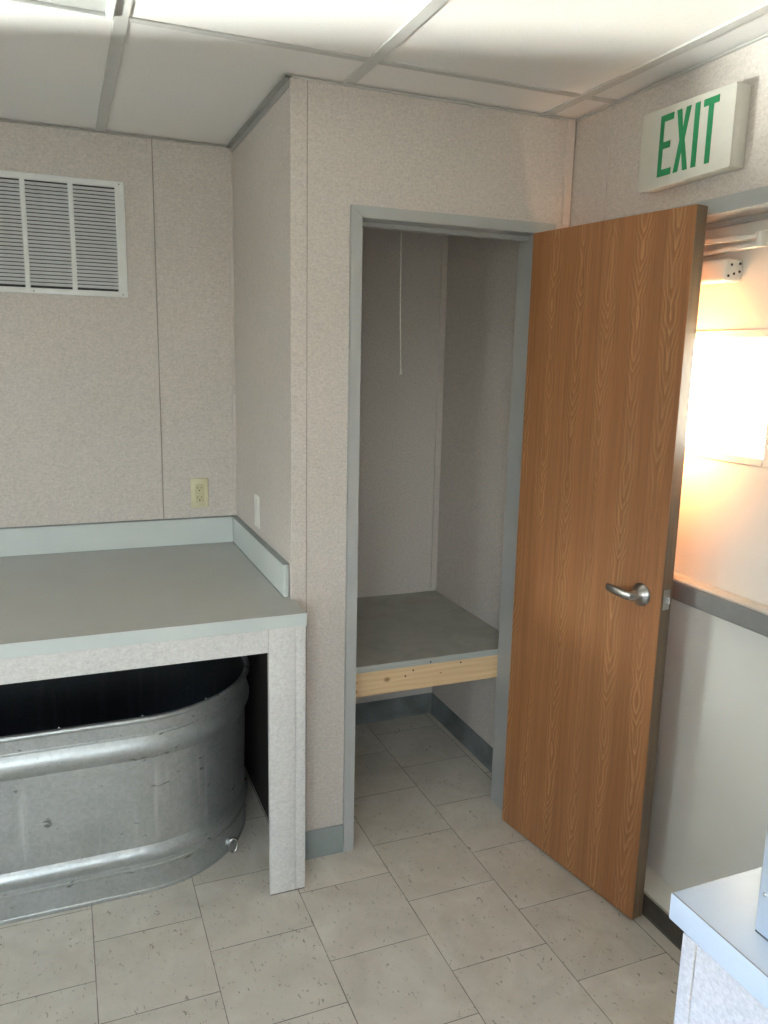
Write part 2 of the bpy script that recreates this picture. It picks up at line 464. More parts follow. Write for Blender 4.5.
# left wall with two windows, wall behind the viewer closed
WINS = [(-2.1, -1.5, 2.02), (0.35, 1.0, 1.42)]
BW0, BW1 = -2.7, -1.0            # window in the wall behind the viewer
WZ0, WZ1 = 0.95, 2.02
b = NB()
bx(b, XL - TH, XL, YK - TH, YB + TH, 0, WZ0)
ye = [YK - TH] + [q for w in WINS for q in w[:2]] + [YB + TH]
for i in range(0, len(ye), 2):
    bx(b, XL - TH, XL, ye[i], ye[i+1], WZ0, H + 0.12)
for (y0, y1, zt) in WINS:
    bx(b, XL - TH, XL, y0, y1, zt, H + 0.12)
obj('wall_left', b, M['wall'], kind='structure', label='left wall with two daylight windows, out of view', cat='wall')
b = NB()
bx(b, XL, BW0, YK - TH, YK, 0, H + 0.12); bx(b, BW1, XR, YK - TH, YK, 0, H + 0.12)
bx(b, BW0, BW1, YK - TH, YK, 0, WZ0); bx(b, BW0, BW1, YK - TH, YK, WZ1, H + 0.12)
obj('wall_front', b, M['wall'], kind='structure', label='wall behind the viewer, out of view', cat='wall')
for i, (y0, y1, zt) in enumerate(WINS):
    w = empty('window_%d' % (i + 1), (XL - TH/2, (y0+y1)/2, WZ0), 'white framed window in the left wall ' + ('beside the white counter' if i == 0 else 'near the grey counter') + ', out of view', 'window', kind='structure')
    b = NB()
    for q in ((y0, y0 + 0.035), (y1 - 0.035, y1), ((y0+y1)/2 - 0.015, (y0+y1)/2 + 0.015)):
        bx(b, XL - 0.085, XL - 0.025, q[0], q[1], WZ0, zt, 0.004)
    for q in ((WZ0, WZ0 + 0.035), (zt - 0.035, zt)):
        bx(b, XL - 0.083, XL - 0.027, y0 + 0.02, y1 - 0.02, q[0], q[1], 0.004)
    obj('window_frame', b, M['white_metal'], w)
    b = NB(); bx(b, XL - 0.057, XL - 0.053, y0 + 0.03, y1 - 0.03, WZ0 + 0.03, zt - 0.03)
    obj('pane', b, M['glass'], w)

w = empty('window_3', ((BW0+BW1)/2, YK - TH/2, WZ0), 'white framed window behind the viewer, out of view', 'window', kind='structure')
b = NB()
for q in ((BW0, BW0 + 0.035), (BW1 - 0.035, BW1), ((BW0+BW1)/2 - 0.015, (BW0+BW1)/2 + 0.015)):
    bx(b, q[0], q[1], YK - 0.085, YK - 0.025, WZ0, WZ1, 0.004)
for q in ((WZ0, WZ0 + 0.035), (WZ1 - 0.035, WZ1)):
    bx(b, BW0 + 0.02, BW1 - 0.02, YK - 0.083, YK - 0.027, q[0], q[1], 0.004)
obj('window_frame', b, M['white_metal'], w)
b = NB(); bx(b, BW0 + 0.03, BW1 - 0.03, YK - 0.057, YK - 0.053, WZ0 + 0.03, WZ1 - 0.03)
obj('pane', b, M['glass'], w)

# ---- closet door frame (mitred face, returns, stop)
def door_frame(name, axis_fn, o0, o1, i0, i1, zt_o, zt_i, face0, depth, stop_at, hinge_plain=False):
    """axis_fn(u, d, z) maps across / depth / height to world"""
    b = NB()
    def pb(u0, u1, d0, d1, z0, z1, bev=0.0012):
        t = NB(); bx(t, u0, u1, d0, d1, z0, z1, bev, 1)
        off = len(b.verts)
        mp = {}
        for v in t.verts: mp[v] = b.verts.new(axis_fn(*v.co))
        for f in t.faces: b.faces.new([mp[v] for v in f.verts])
        t.free()
    def poly(pts, d0, d1):
        A = [b.verts.new(axis_fn(u, d0, z)) for u, z in pts]; B = [b.verts.new(axis_fn(u, d1, z)) for u, z in pts]
        b.faces.new(A); b.faces.new(B[::-1])
        for i in range(len(pts)):
            j = (i + 1) % len(pts); b.faces.new((A[i], B[i], B[j], A[j]))
    g = 0.0006
    poly([(o0, 0), (i0, 0), (i0, zt_i), (o0, zt_o)], face0, face0 + 0.014)
    poly([(o1, 0), (o1, zt_o), (i1, zt_i), (i1, 0)], face0, face0 + 0.014)
    poly([(o0 + g, zt_o), (o1 - g, zt_o), (i1 - g, zt_i + g), (i0 + g, zt_i + g)], face0, face0 + 0.014)
    # returns into the wall
    w_ = math.copysign(0.012, i1 - i0)
    pb(i0 - w_, i0, face0 + 0.014, depth, 0, zt_i); pb(i1, i1 + w_, face0 + 0.014, depth, 0, zt_i)
    pb(i0 - w_, i1 + w_, face0 + 0.014, depth, zt_i, zt_i + 0.012)
    s0, s1 = stop_at
    sd = 0.0 if hinge_plain else 0.012
    if sd: pb(i1 - math.copysign(sd, i1 - i0), i1, s0, s1, 0, zt_i)
    e_ = math.copysign(0.012, i1 - i0)
    pb(i0, i0 + e_, s0, s1, 0, zt_i); pb(i0 + e_, i1 - math.copysign(sd, i1 - i0), s0, s1, zt_i - 0.014, zt_i)
    return b
b = door_frame('trim_1', lambda u, d, z: (u, d, z), -0.106, 0.597, -0.071, 0.533, 2.096, 2.062, YF - 0.014, YF + 0.108, (YF + 0.05, YF + 0.075), hinge_plain=True)
obj('trim_1', b, M['frame'], kind='structure', label='grey metal frame around the open closet doorway', cat='door frame')
b = door_frame('trim_2', lambda u, d, z: (d, u, z), EY1 + 0.048, EY0 - 0.048, EY1, EY0, 2.074, EZ1, XR - 0.014, XR + 0.118, (DX - 0.018, DX - 0.002))
obj('trim_2', b, M['frame'], kind='structure', label='grey metal frame of the exit doorway under the EXIT sign', cat='door frame')
th = empty('trim_3', (XR, (EY0+EY1)/2, 0), 'dark raised sill along the foot of the exit door', 'sill', kind='structure')
b = NB(); bx(b, XR - 0.008, XR + 0.150, EY0 + 0.001, EY1 - 0.001, 0.006, 0.074, 0.004)
obj('sill_body', b, M['sill'], th)
b = NB(); bx(b, XR - 0.009, XR - 0.003, EY0 + 0.013, EY1 - 0.013, 0.0742, 0.079, 0.001)
obj('sill_edge', b, M['sill_edge'], th, label='pale top edge with its highlight painted in')
b = NB(); bx(b, XR - 0.002, DX + 0.002, EY0 + 0.002, EY1 - 0.002, 0.0742, 0.0755)
obj('sill_top', b, M['exit_door'], th, label='pale painted sill top')
b = NB(); bx(b, XR - 0.006, XR + 0.05, EY0 + 0.013, EY1 - 0.013, 0.0, 0.006)
obj('sill_gap', b, M['seam'], th)

# ---- battens, corner strips, ceiling angle
def strip(n, x0, x1, y0, y1, z0, z1, label, m='batten', bev=0.0015):
    b = NB(); bx(b, x0, x1, y0, y1, z0, z1, bev, 2)
    return obj('trim_%d' % n, b, M[m], kind='structure', label=label, cat='trim')
strip(4, XS - 0.003, XS + 0.046, YF - 0.004, YF + 0.01, 0.0, H - 0.002, 'wide vinyl strip covering the outer corner of the closet', 'wall')
strip(5, 0.623, 0.652, YF - 0.008, YF, 2.097, H - 0.004, 'narrow batten in the corner above the closet doorway')
strip(6, XR - 0.005, XR, 0.135, 0.150, 2.09, H - 0.003, 'thin batten on the right wall left of the EXIT sign')
strip(7, -0.587, -0.573, YB - 0.004, YB, CH + 0.1, H - 0.004, 'thin upright batten on the back wall right of the vent grille')
strip(8, XS - 0.012, XS, YB - 0.012, YB, CH + 0.1, H - 0.02, 'thin corner strip where back wall meets closet side wall')
strip(9, CRX - 0.028, CRX, CBY - 0.008, CBY, 0.62, H - 0.004, 'corner strip up the rear right corner inside the closet')
b = NB()
bx(b, XS - 0.021, XS, YF - 0.018, YB, H - 0.004, H - 0.0015); bx(b, XS - 0.003, XS, YF, YB, H - 0.022, H - 0.002)
obj('trim_10', b, M['angle'], kind='structure', label='grey ceiling angle along the top of the closet side wall', cat='trim')
b = NB()
bx(b, XS - 0.02, XR, YF - 0.012, YF, H - 0.004, H - 0.0012)
obj('trim_11', b, M['grid'], kind='structure', label='thin ceiling angle along the top of the closet front wall', cat='trim')
b = NB()
bx(b, XL, XS, YB - 0.012, YB, H - 0.004, H - 0.0012)
obj('trim_12', b, M['angle'], kind='structure', label='thin ceiling angle along the top of the back wall', cat='trim')
b = NB()
bx(b, XR - 0.012, XR, YK, YF - 0.012, H - 0.004, H - 0.0012)
obj('trim_13', b, M['grid'], kind='structure', label='thin ceiling angle along the top of the right wall', cat='trim')

# dark joints beside battens: thin dark strips on the wall face
b = NB()
bx(b, XS + 0.0465, XS + 0.0485, YF - 0.0008, YF + 0.001, 0.0, H - 0.004)
obj('trim_14', b, M['joint'], kind='structure', label='dark joint beside the corner strip on the closet front', cat='trim')
b = NB()
bx(b, 0.6525, 0.6575, YF - 0.0015, YF, 2.097, H - 0.004)
obj('trim_15', b, M['joint'], kind='structure', label='dark joint in the corner right of the narrow batten', cat='trim')
b = NB()
bx(b, -0.5725, -0.5695, YB - 0.001, YB, CH + 0.1, H - 0.004)
obj('trim_16', b, M['joint'], kind='structure', label='dark joint beside the back wall batten', cat='trim')

# ---- baseboards (cove base with a toe)
def cove(n, path_fn, u0, u1, label, m='base'):
    b = NB()
    prof = [(0, 0), (0.009, 0), (0.006, 0.006), (0.0035, 0.016), (0.003, 0.096), (0.0015, 0.1), (0, 0.1)]
    A = [b.verts.new(path_fn(u0, d, z)) for d, z in prof]; B = [b.verts.new(path_fn(u1, d, z)) for d, z in prof]
    b.faces.new(A); b.faces.new(B[::-1])
    for i in range(len(prof)):
        j = (i+1) % len(prof); b.faces.new((A[i], B[i], B[j], A[j]))
    return obj('baseboard_' + n, b, M[m], kind='structure', label=label, cat='baseboard')
cove('front', lambda u, d, z: (u, YF - 0.0041 - d, z), XS + 0.012, -0.1065, 'grey cove base between the counter leg and the closet frame')
cove('closet_back', lambda u, d, z: (u, CBY - d, z), XS + 0.092, CRX, 'grimy grey cove base along the rear wall under the closet shelf', 'base_grimy')
cove('closet_right', lambda u, d, z: (CRX - d, u, z), YF + 0.112, CBY - 0.01, 'grimy grey cove base along the right wall under the closet shelf', 'base_grimy')
cove('back', lambda u, d, z: (u, YB - d, z), XL, XS, 'grey cove base along the back wall under the counter')

# ================================================================== CLOSET DOOR (oak veneer, open)
ang = math.atan2(-0.590, 0.097)                 # direction from hinge to free edge, seen from above
HX, HY = 0.5405, 0.289
door = empty('door_1', (HX, HY, 0), 'open oak veneer closet door with a satin lever handle', 'door', kind='structure', rz=ang)
DW, DZ0, DZ1, DT = 0.612, 0.008, 2.057, 0.044
# local: +x hinge -> free edge, visible face is local -y (towards -X of the room)
b = NB(); bx(b, 0.0, DW, -DT, 0.0, DZ0, DZ1, 0.0012, 1)
for f in b.faces:
    n = f.normal if f.normal.length else None
bm_ = b
bmesh.ops.recalc_face_normals(b, faces=b.faces[:])
for f in b.faces:
    f.material_index = 0 if abs(f.normal.y) > 0.7 else 1
leaf = obj('door_leaf', b, [M['oak'], M['oak_edge']], door, local=True)
# lever set
LZ, LX = 1.012, DW - 0.07
lev = NB()
prof = [(0.0, 0.0325), (-0.003, 0.0335), (-0.007, 0.031), (-0.012, 0.024), (-0.016, 0.018), (-0.024, 0.0145)]
n = 32; prev = None
for (yy, r) in prof:
    ring = [lev.verts.new((LX + r * math.cos(2*math.pi*i/n), yy - DT, LZ + r * math.sin(2*math.pi*i/n))) for i in range(n)]
    if prev:
        for i in range(n): lev.faces.new((prev[i], prev[(i+1) % n], ring[(i+1) % n], ring[i]))
    prev = ring
lev.faces.new(prev)
rose = obj('lever_rose', lev, M['satin'], door, local=True, smooth='auto')
lv = NB()
path = [(LX, -0.018, LZ), (LX, -0.032, LZ), (LX - 0.004, -0.041, LZ), (LX - 0.015, -0.045, LZ + 0.0005), (LX - 0.045, -0.046, LZ + 0.003), (LX - 0.080, -0.046, LZ + 0.006), (LX - 0.087, -0.042, LZ + 0.006)]
rad = [(0.0125, 0.0125), (0.0125, 0.0125), (0.0125, 0.0125), (0.009, 0.0130), (0.0075, 0.0125), (0.0065, 0.0105), (0.0065, 0.0095)]
prev = None; pv = [Vector(p) + Vector((0, -DT, 0)) for p in path]
for i, p in enumerate(pv):
    t = (pv[min(i+1, len(pv)-1)] - pv[max(i-1, 0)]).normalized()
    zz = Vector((0, 0, 1)); s_ = t.cross(zz).normalized(); up = s_.cross(t)
    ring = []
    for k_ in range(20):
        a_ = 2*math.pi*k_/20; ca, sa = math.cos(a_), math.sin(a_)
        ca = math.copysign(abs(ca) ** 0.7, ca); sa = math.copysign(abs(sa) ** 0.7, sa)
        ring.append(lv.verts.new(p + s_ * rad[i][0] * ca + up * rad[i][1] * sa))
    if prev:
        for k_ in range(20): lv.faces.new((prev[k_], prev[(k_+1) % 20], ring[(k_+1) % 20], ring[k_]))
    else: lv.faces.new(ring[::-1])
    prev = ring
lv.faces.new(prev)
obj('lever_handle', lv, M['satin'], door, label='satin metal lever', local=True, smooth='auto')
# lever on the hidden face
lv2 = NB()
cyl(lv2, (LX, 0, LZ), (LX, 0.010, LZ), 0.033, 0.028, 24)
obj('lever_rose', lv2, M['satin'], door, local=True)
# latch plate and bolt on the free edge
b = NB(); bx(b, DW - 0.001, DW + 0.0015, -DT/2 - 0.0125, -DT/2 + 0.0125, LZ - 0.029, LZ + 0.029, 0.0006, 1)
pl = obj('latch_plate', b, M['satin'], door, local=True)
b = NB(); prism(b, [(DW + 0.001, -DT/2 - 0.008), (DW + 0.012, -DT/2 - 0.005), (DW + 0.012, -DT/2 + 0.001), (DW + 0.001, -DT/2 + 0.008)], 2, LZ - 0.010, LZ + 0.010, 0.001)
obj('latch_bolt', b, M['chrome'], door, local=True)
for hz in (0.2, 1.03, 1.85):
    b = NB(); cyl(b, (-0.003, 0.004, hz - 0.045), (-0.003, 0.004, hz + 0.045), 0.006, n=14)
    obj('hinge', b, M['satin'], door, local=True)

# strike plate on the left jamb of the closet frame
b = NB(); bx(b, -0.0712, -0.0695, YF + 0.012, YF + 0.034, 1.0, 1.07, 0.0004, 1)
obj('trim_17', b, M['slot'], kind='structure', label='small dark strike plate on the left closet jamb', cat='strike plate')

# ================================================================== EXIT DOOR
ed = empty('door_2', (DX, (EY0+EY1)/2, 0.0), 'closed pale exit door with a small square window and push bar', 'door', kind='structure')
LY0, LY1, LZ0, LZ1 = -0.478, -0.166, 1.424, 1.729
b = NB()
y0, y1, z0, z1 = EY0 + 0.002, EY1 - 0.002, 0.0765, EZ1 - 0.002
bx(b, DX, DX + 0.04, y0, LY0, z0, z1); bx(b, DX, DX + 0.04, LY1, y1, z0, z1)
bx(b, DX, DX + 0.04, LY0, LY1, z0, LZ0); bx(b, DX, DX + 0.04, LY0, LY1, LZ1, z1)
obj('door_leaf', b, M['exit_door'], ed)
vl = NB()
def ring_rect(b, x0, x1, a0, a1, c0, c1, w, bev=0.002):
    bx(b, x0, x1, a0 - w, a0, c0 - w, c1 + w, bev, 1); bx(b, x0, x1, a1, a1 + w, c0 - w, c1 + w, bev, 1)
    bx(b, x0, x1, a0, a1, c0 - w, c0, bev, 1); bx(b, x0, x1, a0, a1, c1, c1 + w, bev, 1)
ring_rect(vl, DX - 0.007, DX + 0.001, LY0, LY1, LZ0, LZ1, 0.022)
fr = obj('lite_frame', vl, M['exit_door'], ed, label='raised square frame of the small window')
b = NB(); bx(b, DX + 0.018, DX + 0.023, LY0, LY1, LZ0, LZ1)
obj('pane', b, M['glass'], fr)
# push bar
pb_ = NB()
bx(pb_, DX - 0.026, DX, EY0 + 0.03, EY1 - 0.03, 0.978, 1.050, 0.003, 2)
bar = obj('push_bar_rail', pb_, M['bar_trim'], ed, label='pale metal rail')
b = NB(); bx(b, DX - 0.030, DX - 0.0255, EY0 + 0.04, EY1 - 0.04, 0.985, 1.040)
obj('rail_groove', b, M['seam'], bar)
b = NB(); bx(b, DX - 0.060, DX - 0.0305, EY0 + 0.12, EY1 - 0.05, 0.990, 1.046, 0.004, 2)
obj('push_pad', b, M['bar'], bar, label='grey metal push pad')
b = NB(); bx(b, DX - 0.0585, DX - 0.033, EY0 + 0.122, EY1 - 0.052, 1.0462, 1.052, 0.0012, 1)
obj('pad_cap', b, M['bar_trim'], bar)
# closer
cb = NB(); bx(cb, DX - 0.062, DX, -0.345, -0.075, 1.872, 1.930, 0.010, 3)
cl = obj('door_closer', cb, M['closer'], ed, label='pale door closer body', smooth='auto')
for (q, zz) in ((0.0, 0.0), (0.018, 0.006), (0.036, 0.012), (0.008, 0.028), (0.036, 0.032)):
    b = NB(); cyl(b, (DX - 0.051 + q, -0.3449, 1.886 + zz), (DX - 0.051 + q, -0.3465, 1.886 + zz), 0.0034, n=12)
    obj('screw', b, M['slot'], cl)
b = NB(); cyl(b, (DX - 0.031, -0.20, 1.930), (DX - 0.031, -0.20, 1.946), 0.011, n=16)
obj('spindle', b, M['closer'], cl)
b = NB()
EL = Vector((DX - 0.055, -0.445, 1.958))
def flatbar(b, a, c, w, h):
    a, c = Vector(a), Vector(c); d = (c - a).normalized(); s_ = d.cross(Vector((0, 0, 1))).normalized(); u_ = s_.cross(d)
    q = [(-1, -1), (1, -1), (1, 1), (-1, 1)]
    A = [b.verts.new(a + s_*w/2*i + u_*h/2*j) for i, j in q]; B = [b.verts.new(c + s_*w/2*i + u_*h/2*j) for i, j in q]
    b.faces.new(A[::-1]); b.faces.new(B)
    for i in range(4): b.faces.new((A[i], A[(i+1) % 4], B[(i+1) % 4], B[i]))
flatbar(b, (DX - 0.031, -0.20, 1.950), EL + Vector((0, 0, -0.006)), 0.022, 0.009)
flatbar(b, EL + Vector((0, 0, 0.012)), (DX - 0.05, -0.14, 1.985), 0.022, 0.011)
cyl(b, EL + Vector((0, 0, -0.012)), EL + Vector((0, 0, 0.024)), 0.013, n=18)
bx(b, DX - 0.075, DX - 0.02, -0.16, -0.10, 1.98, 2.026, 0.003)
obj('closer_arm', b, M['closer'], cl)

# ================================================================== EXIT SIGN
SX = 0.608
sg = empty('exit_sign', (XR, -0.238, 2.226), 'cream plastic sign reading EXIT in green on the right wall', 'sign')
b = NB()
bx(b, SX + 0.006, XR - 0.001, -0.404, -0.074, 2.130, 2.322, 0.004, 2)
obj('sign_housing', b, M['sign_plastic'], sg, smooth='auto')
b = NB()
prism(b, [(-0.076, 2.126), (-0.250, 2.126), (-0.262, 2.130), (-0.402, 2.130), (-0.406, 2.134), (-0.406, 2.316), (-0.402, 2.321), (-0.076, 2.329), (-0.071, 2.325), (-0.071, 2.131)], 0, SX, SX + 0.0065, 0.001)
obj('sign_face', b, M['sign_plastic'], sg, smooth='auto')
b = NB()
def letter(pts): prism(b, pts, 0, SX - 0.0012, SX + 0.001)
t, q = 2.307, 2.153; s = 0.0145; hv = 0.017
letter([(-0.148, q), (-0.148, t), (-0.197, t), (-0.197, t-hv), (-0.148-s, t-hv), (-0.148-s, 2.239), (-0.190, 2.239), (-0.190, 2.222), (-0.148-s, 2.222), (-0.148-s, q+hv), (-0.199, q+hv), (-0.199, q)])
m_ = (t + q) / 2
letter([(-0.208, t), (-0.225, t), (-0.2335, m_+0.026), (-0.242, t), (-0.259, t), (-0.2435, m_), (-0.261, q), (-0.244, q), (-0.2345, m_-0.027), (-0.226, q), (-0.209, q), (-0.2245, m_)])
letter([(-0.2735, q), (-0.2735, t), (-0.2905, t), (-0.2905, q)])
letter([(-0.303, t), (-0.354, t), (-0.354, t-hv), (-0.3375, t-hv), (-0.3375, q), (-0.3205, q), (-0.3205, t-hv), (-0.303, t-hv)])
obj('lettering', b, M['green'], sg, label='green letters EXIT')

# ================================================================== CEILING LIGHT (recessed, off)
LXa, LXb, LYa, LYb = GX[2] + 0.018, GX[3] - 0.018, -1.085, 0.106
cl_ = empty('ceiling_light', ((LXa+LXb)/2, (LYa+LYb)/2, H), 'unlit recessed ceiling light panel at the top left corner', 'light')
b = NB()
for (x0, x1, y0, y1) in ((LXa, LXa+0.018, LYa, LYb), (LXb-0.018, LXb, LYa, LYb), (LXa+0.018, LXb-0.018, LYa, LYa+0.018), (LXa+0.018, LXb-0.018, LYb-0.018, LYb)):
    bx(b, x0, x1, y0, y1, H - 0.012, H + 0.010, 0.002, 1)
obj('light_frame', b, M['white_metal'], cl_)
b = NB(); bx(b, LXa+0.016, LXb-0.016, LYa+0.016, LYb-0.016, H - 0.004, H + 0.000)
obj('diffuser', b, M['diffuser'], cl_)
b = NB(); bx(b, LXa+0.004, LXb-0.004, LYa+0.004, LYb-0.004, H + 0.011, H + 0.09)
obj('light_housing', b, M['white_metal'], cl_)

# ================================================================== VENT GRILLE
GX0, GX1, GZ0, GZ1 = -1.365, -0.673, 1.856, 2.257
gr = empty('vent_grille', ((GX0+GX1)/2, YB, GZ0), 'white louvred return air grille high on the back wall', 'vent')
fw_ = 0.033
b = NB()
for (x0, x1, z0, z1) in ((GX0, GX0+fw_, GZ0, GZ1), (GX1-fw_, GX1, GZ0, GZ1)):
    bx(b, x0, x1, YB - 0.010, YB - 0.0005, z0, z1, 0.002, 1)
for (z0, z1) in ((GZ0, GZ0+0.020), (GZ1-0.022, GZ1)):
    bx(b, GX0+fw_-0.002, GX1-fw_+0.002, YB - 0.0098, YB - 0.0005, z0, z1, 0.002, 1)
obj('grille_frame', b, M['white_metal'], gr)
for x in (-0.854, -1.008, -1.162):
    b = NB(); bx(b, x - 0.0085, x + 0.0085, YB - 0.0105, YB - 0.001, GZ0+0.018, GZ1-0.02, 0.002, 1)
    obj('mullion', b, M['white_metal'], gr)
b = NB(); bx(b, GX0+0.02, GX1-0.02, YB - 0.0015, YB - 0.0002, GZ0+0.012, GZ1-0.012)
obj('filter', b, M['filter'], gr)
zs = GZ0 + 0.034
n_l = 27
lm = None
for i in range(n_l):
    z = zs + i * (GZ1 - 0.032 - zs) / (n_l - 1)
    if lm is None:
        b = NB()
        prism(b, [(YB - 0.0090, -0.0050), (YB - 0.0078, -0.0060), (YB - 0.0018, 0.0036), (YB - 0.0030, 0.0046)], 0, GX0 + 0.025, GX1 - 0.025)
        bmesh.ops.translate(b, verts=b.verts[:], vec=(0, 0, z))
        lm = obj('louvre', b, M['louvre'], gr); z_first = z
    else:
        c_ = lm.copy(); C.objects.link(c_); c_.parent = gr; c_.location.z = z - z_first
for (x, z) in ((GX1 - 0.018, GZ0 + 0.010), (-0.99, GZ0 + 0.009), (GX1 - 0.018, GZ1 - 0.010), (GX0 + 0.018, GZ0 + 0.01)):
    b = NB(); cyl(b, (x, YB - 0.0095, z), (x, YB - 0.0118, z), 0.0035, 0.002, 10)
    obj('screw', b, M['satin'], gr)

# ================================================================== OUTLET + blank plate
ot = empty('wall_outlet', (-0.431, YB, 1.118), 'ivory duplex outlet on the back wall above the counter', 'outlet')
b = NB(); bx(b, -0.4655, -0.3965, YB - 0.006, YB - 0.0003, 1.059, 1.177, 0.003, 3)
obj('cover_plate', b, M['ivory'], ot, smooth='auto')
b = NB(); bx(b, -0.4475, -0.4145, YB - 0.008, YB - 0.0055, 1.083, 1.153, 0.0012, 1)
rc = obj('receptacle', b, M['ivory_dark'], ot)
b = NB()
for zc in (1.137, 1.099):
    bx(b, -0.4405, -0.4385, YB - 0.0085, YB - 0.0075, zc - 0.001, zc + 0.008)
    bx(b, -0.4255, -0.4235, YB - 0.0085, YB - 0.0075, zc + 0.0, zc + 0.007)
    cyl(b, (-0.432, YB - 0.0085, zc - 0.008), (-0.432, YB - 0.0075, zc - 0.008), 0.0028, n=10)
obj('socket_slot', b, M['slot'], rc)
for z in (1.169, 1.067):
    b = NB(); cyl(b, (-0.431, YB - 0.0085, z), (-0.431, YB - 0.0055, z), 0.0026, n=10)
    obj('screw', b, M['ivory'], ot)

sw = empty('wall_plate', (XS, 0.775, 1.108), 'white blank wall plate on the closet side wall above the backsplash', 'wall plate')
b = NB(); bx(b, XS - 0.0065, XS - 0.0004, 0.738, 0.808, 1.050, 1.166, 0.003, 3)
obj('plate', b, M['white_plastic'], sw, smooth='auto')
for z in (1.066, 1.15):
    b = NB(); cyl(b, (XS - 0.0072, 0.773, z), (XS - 0.006, 0.773, z), 0.003, n=10)
    obj('screw', b, M['white_plastic'], sw)

# ================================================================== LEFT COUNTER
CY, CE = 0.171, 0.040           # front edge, edge height
CXR, CXL = -0.279, -2.40
ct = empty('counter', (-1.3, 0.6, 0), 'grey laminate counter with vinyl clad apron and leg over the tank', 'counter')
b = NB()
prism(b, [(CXL, CY), (CXR, CY), (CXR, YF - 0.006), (XS - 0.004, YF - 0.006), (XS - 0.004, YB - 0.001), (CXL, YB - 0.001)], 2, CH - CE, CH)
bmesh.ops.recalc_face_normals(b, faces=b.faces[:])
for f in b.faces: f.material_index = 0 if abs(f.normal.z) > 0.5 else 1
top = obj('countertop', b, [M['laminate'], M['laminate_edge']], ct)
b = NB(); bx(b, CXL, CXR - 0.0005, CY + 0.0002, CY + 0.0022, CH - 0.0004, CH + 0.0004)
obj('edge_line', b, M['joint'], ct)
b = NB(); bx(b, CXL, XS - 0.020, YB - 0.018, YB - 0.0055, CH + 0.0004, CH + 0.105, 0.0012, 1)
obj('backsplash', b, M['laminate_edge'], ct)
b = NB(); bx(b, XS - 0.0185, XS - 0.0035, 0.343, YB - 0.0055, CH + 0.0004, CH + 0.105, 0.0012, 1)
obj('side_splash', b, M['laminate_edge'], ct)
b = NB(); bx(b, XS - 0.0225, XS - 0.0005, 0.3425, YB - 0.0005, CH + 0.1054, CH + 0.1074); bx(b, CXL, XS - 0.0005, YB - 0.022, YB - 0.0005, CH + 0.1054, CH + 0.1074)
bx(b, XS - 0.0225, XS - 0.0185, 0.345, YB - 0.02, CH + 0.0002, CH + 0.0022); bx(b, CXL, XS - 0.0185, YB - 0.0225, YB - 0.018, CH + 0.0002, CH + 0.0022)
obj('caulk_line', b, M['base'], ct)
b = NB(); bx(b, CXL + 0.1, -0.3945, CY + 0.001, CY + 0.022, 0.802, CH - CE - 0.0002, 0.001, 1)
obj('apron', b, M['leg_wall'], ct)
def leg_bm(xa, xb, seam_x):
    b = NB()
    bx(b, xa, seam_x - 0.0008, CY + 0.0005, CY + 0.020, 0.004, CH - CE - 0.0002, 0.0015, 2)
    prism(b, [(seam_x + 0.0004, CY + 0.0005), (xb, CY + 0.0005), (xb, YF - 0.008), (xb - 0.018, YF - 0.008), (xb - 0.018, CY + 0.020), (seam_x + 0.0004, CY + 0.020)], 2, 0.004, CH - CE - 0.0002, 0.0012)
    return b
leg = obj('leg', leg_bm(-0.394, -0.282, -0.312), M['leg_wall'], ct, smooth='auto')
b = NB(); bx(b, -0.392, -0.284, CY + 0.002, CY + 0.018, 0.0, 0.005)
obj('leg_foot', b, M['seam'], leg)
leg2 = obj('leg', leg_bm(CXL + 0.0, CXL + 0.1, CXL + 0.03), M['leg_wall'], ct, smooth='auto')
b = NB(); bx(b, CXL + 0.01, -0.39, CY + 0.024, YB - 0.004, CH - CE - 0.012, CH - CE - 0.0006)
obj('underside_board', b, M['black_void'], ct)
b = NB(); bx(b, XS - 0.016, XS - 0.002, YF - 0.004, YB - 0.004, 0.0, CH - CE - 0.013)  # dark board added so its colour stands in for shade beside the tank
obj('shade_board', b, M['black_void'], ct, label='dark board added as painted shade inside the knee space')

# ================================================================== STOCK TANK
tk = empty('stock_tank', (-1.45, 0.70, 0), 'galvanised oval steel stock tank pushed under the grey counter', 'tank')
TCX0, TCX1, TCY = -2.12, -0.758, 0.708
def oval(r, n=40, m=26):
    pts = []
    for i in range(n + 1):
        a = -math.pi/2 + math.pi * i / n
        pts.append((TCX1 + r * math.cos(a), TCY + r * math.sin(a)))
    for i in range(1, m): pts.append((TCX1 + (TCX0 - TCX1) * i / m, TCY + r))
    for i in range(n + 1):
        a = math.pi/2 + math.pi * i / n
        pts.append((TCX0 + r * math.cos(a), TCY + r * math.sin(a)))
    for i in range(1, m): pts.append((TCX0 + (TCX1 - TCX0) * i / m, TCY - r))
    return pts
R0 = 0.388
def skin(b, prof):
    prev = None; first = None
    for (dr, z) in prof:
        ring = [b.verts.new((x, y, z)) for x, y in oval(R0 + dr)]
        if prev:
            n_ = len(ring)
            for i in range(n_): b.faces.new((prev[i], prev[(i+1) % n_], ring[(i+1) % n_], ring[i]))
        else: first = ring
        prev = ring
    return first, prev
def bead(z0, z1, h, d0, d1, n=12):
    return [(d0 + (d1 - d0) * i / n + h * math.sin(math.pi * i / n), z0 + (z1 - z0) * i / n) for i in range(n + 1)]
prof = [(0.0005, 0.0), (0.0035, 0.003), (0.0035, 0.012), (0.001, 0.015), (0.001, 0.083), (0.0035, 0.086), (0.0035, 0.092), (0.001, 0.094)]
prof += bead(0.108, 0.164, 0.013, 0.001, 0.001)
prof += [(0.0015, 0.175), (0.004, 0.30), (0.006, 0.44), (0.007, 0.452)]
prof += bead(0.456, 0.530, 0.014, 0.007, 0.009)
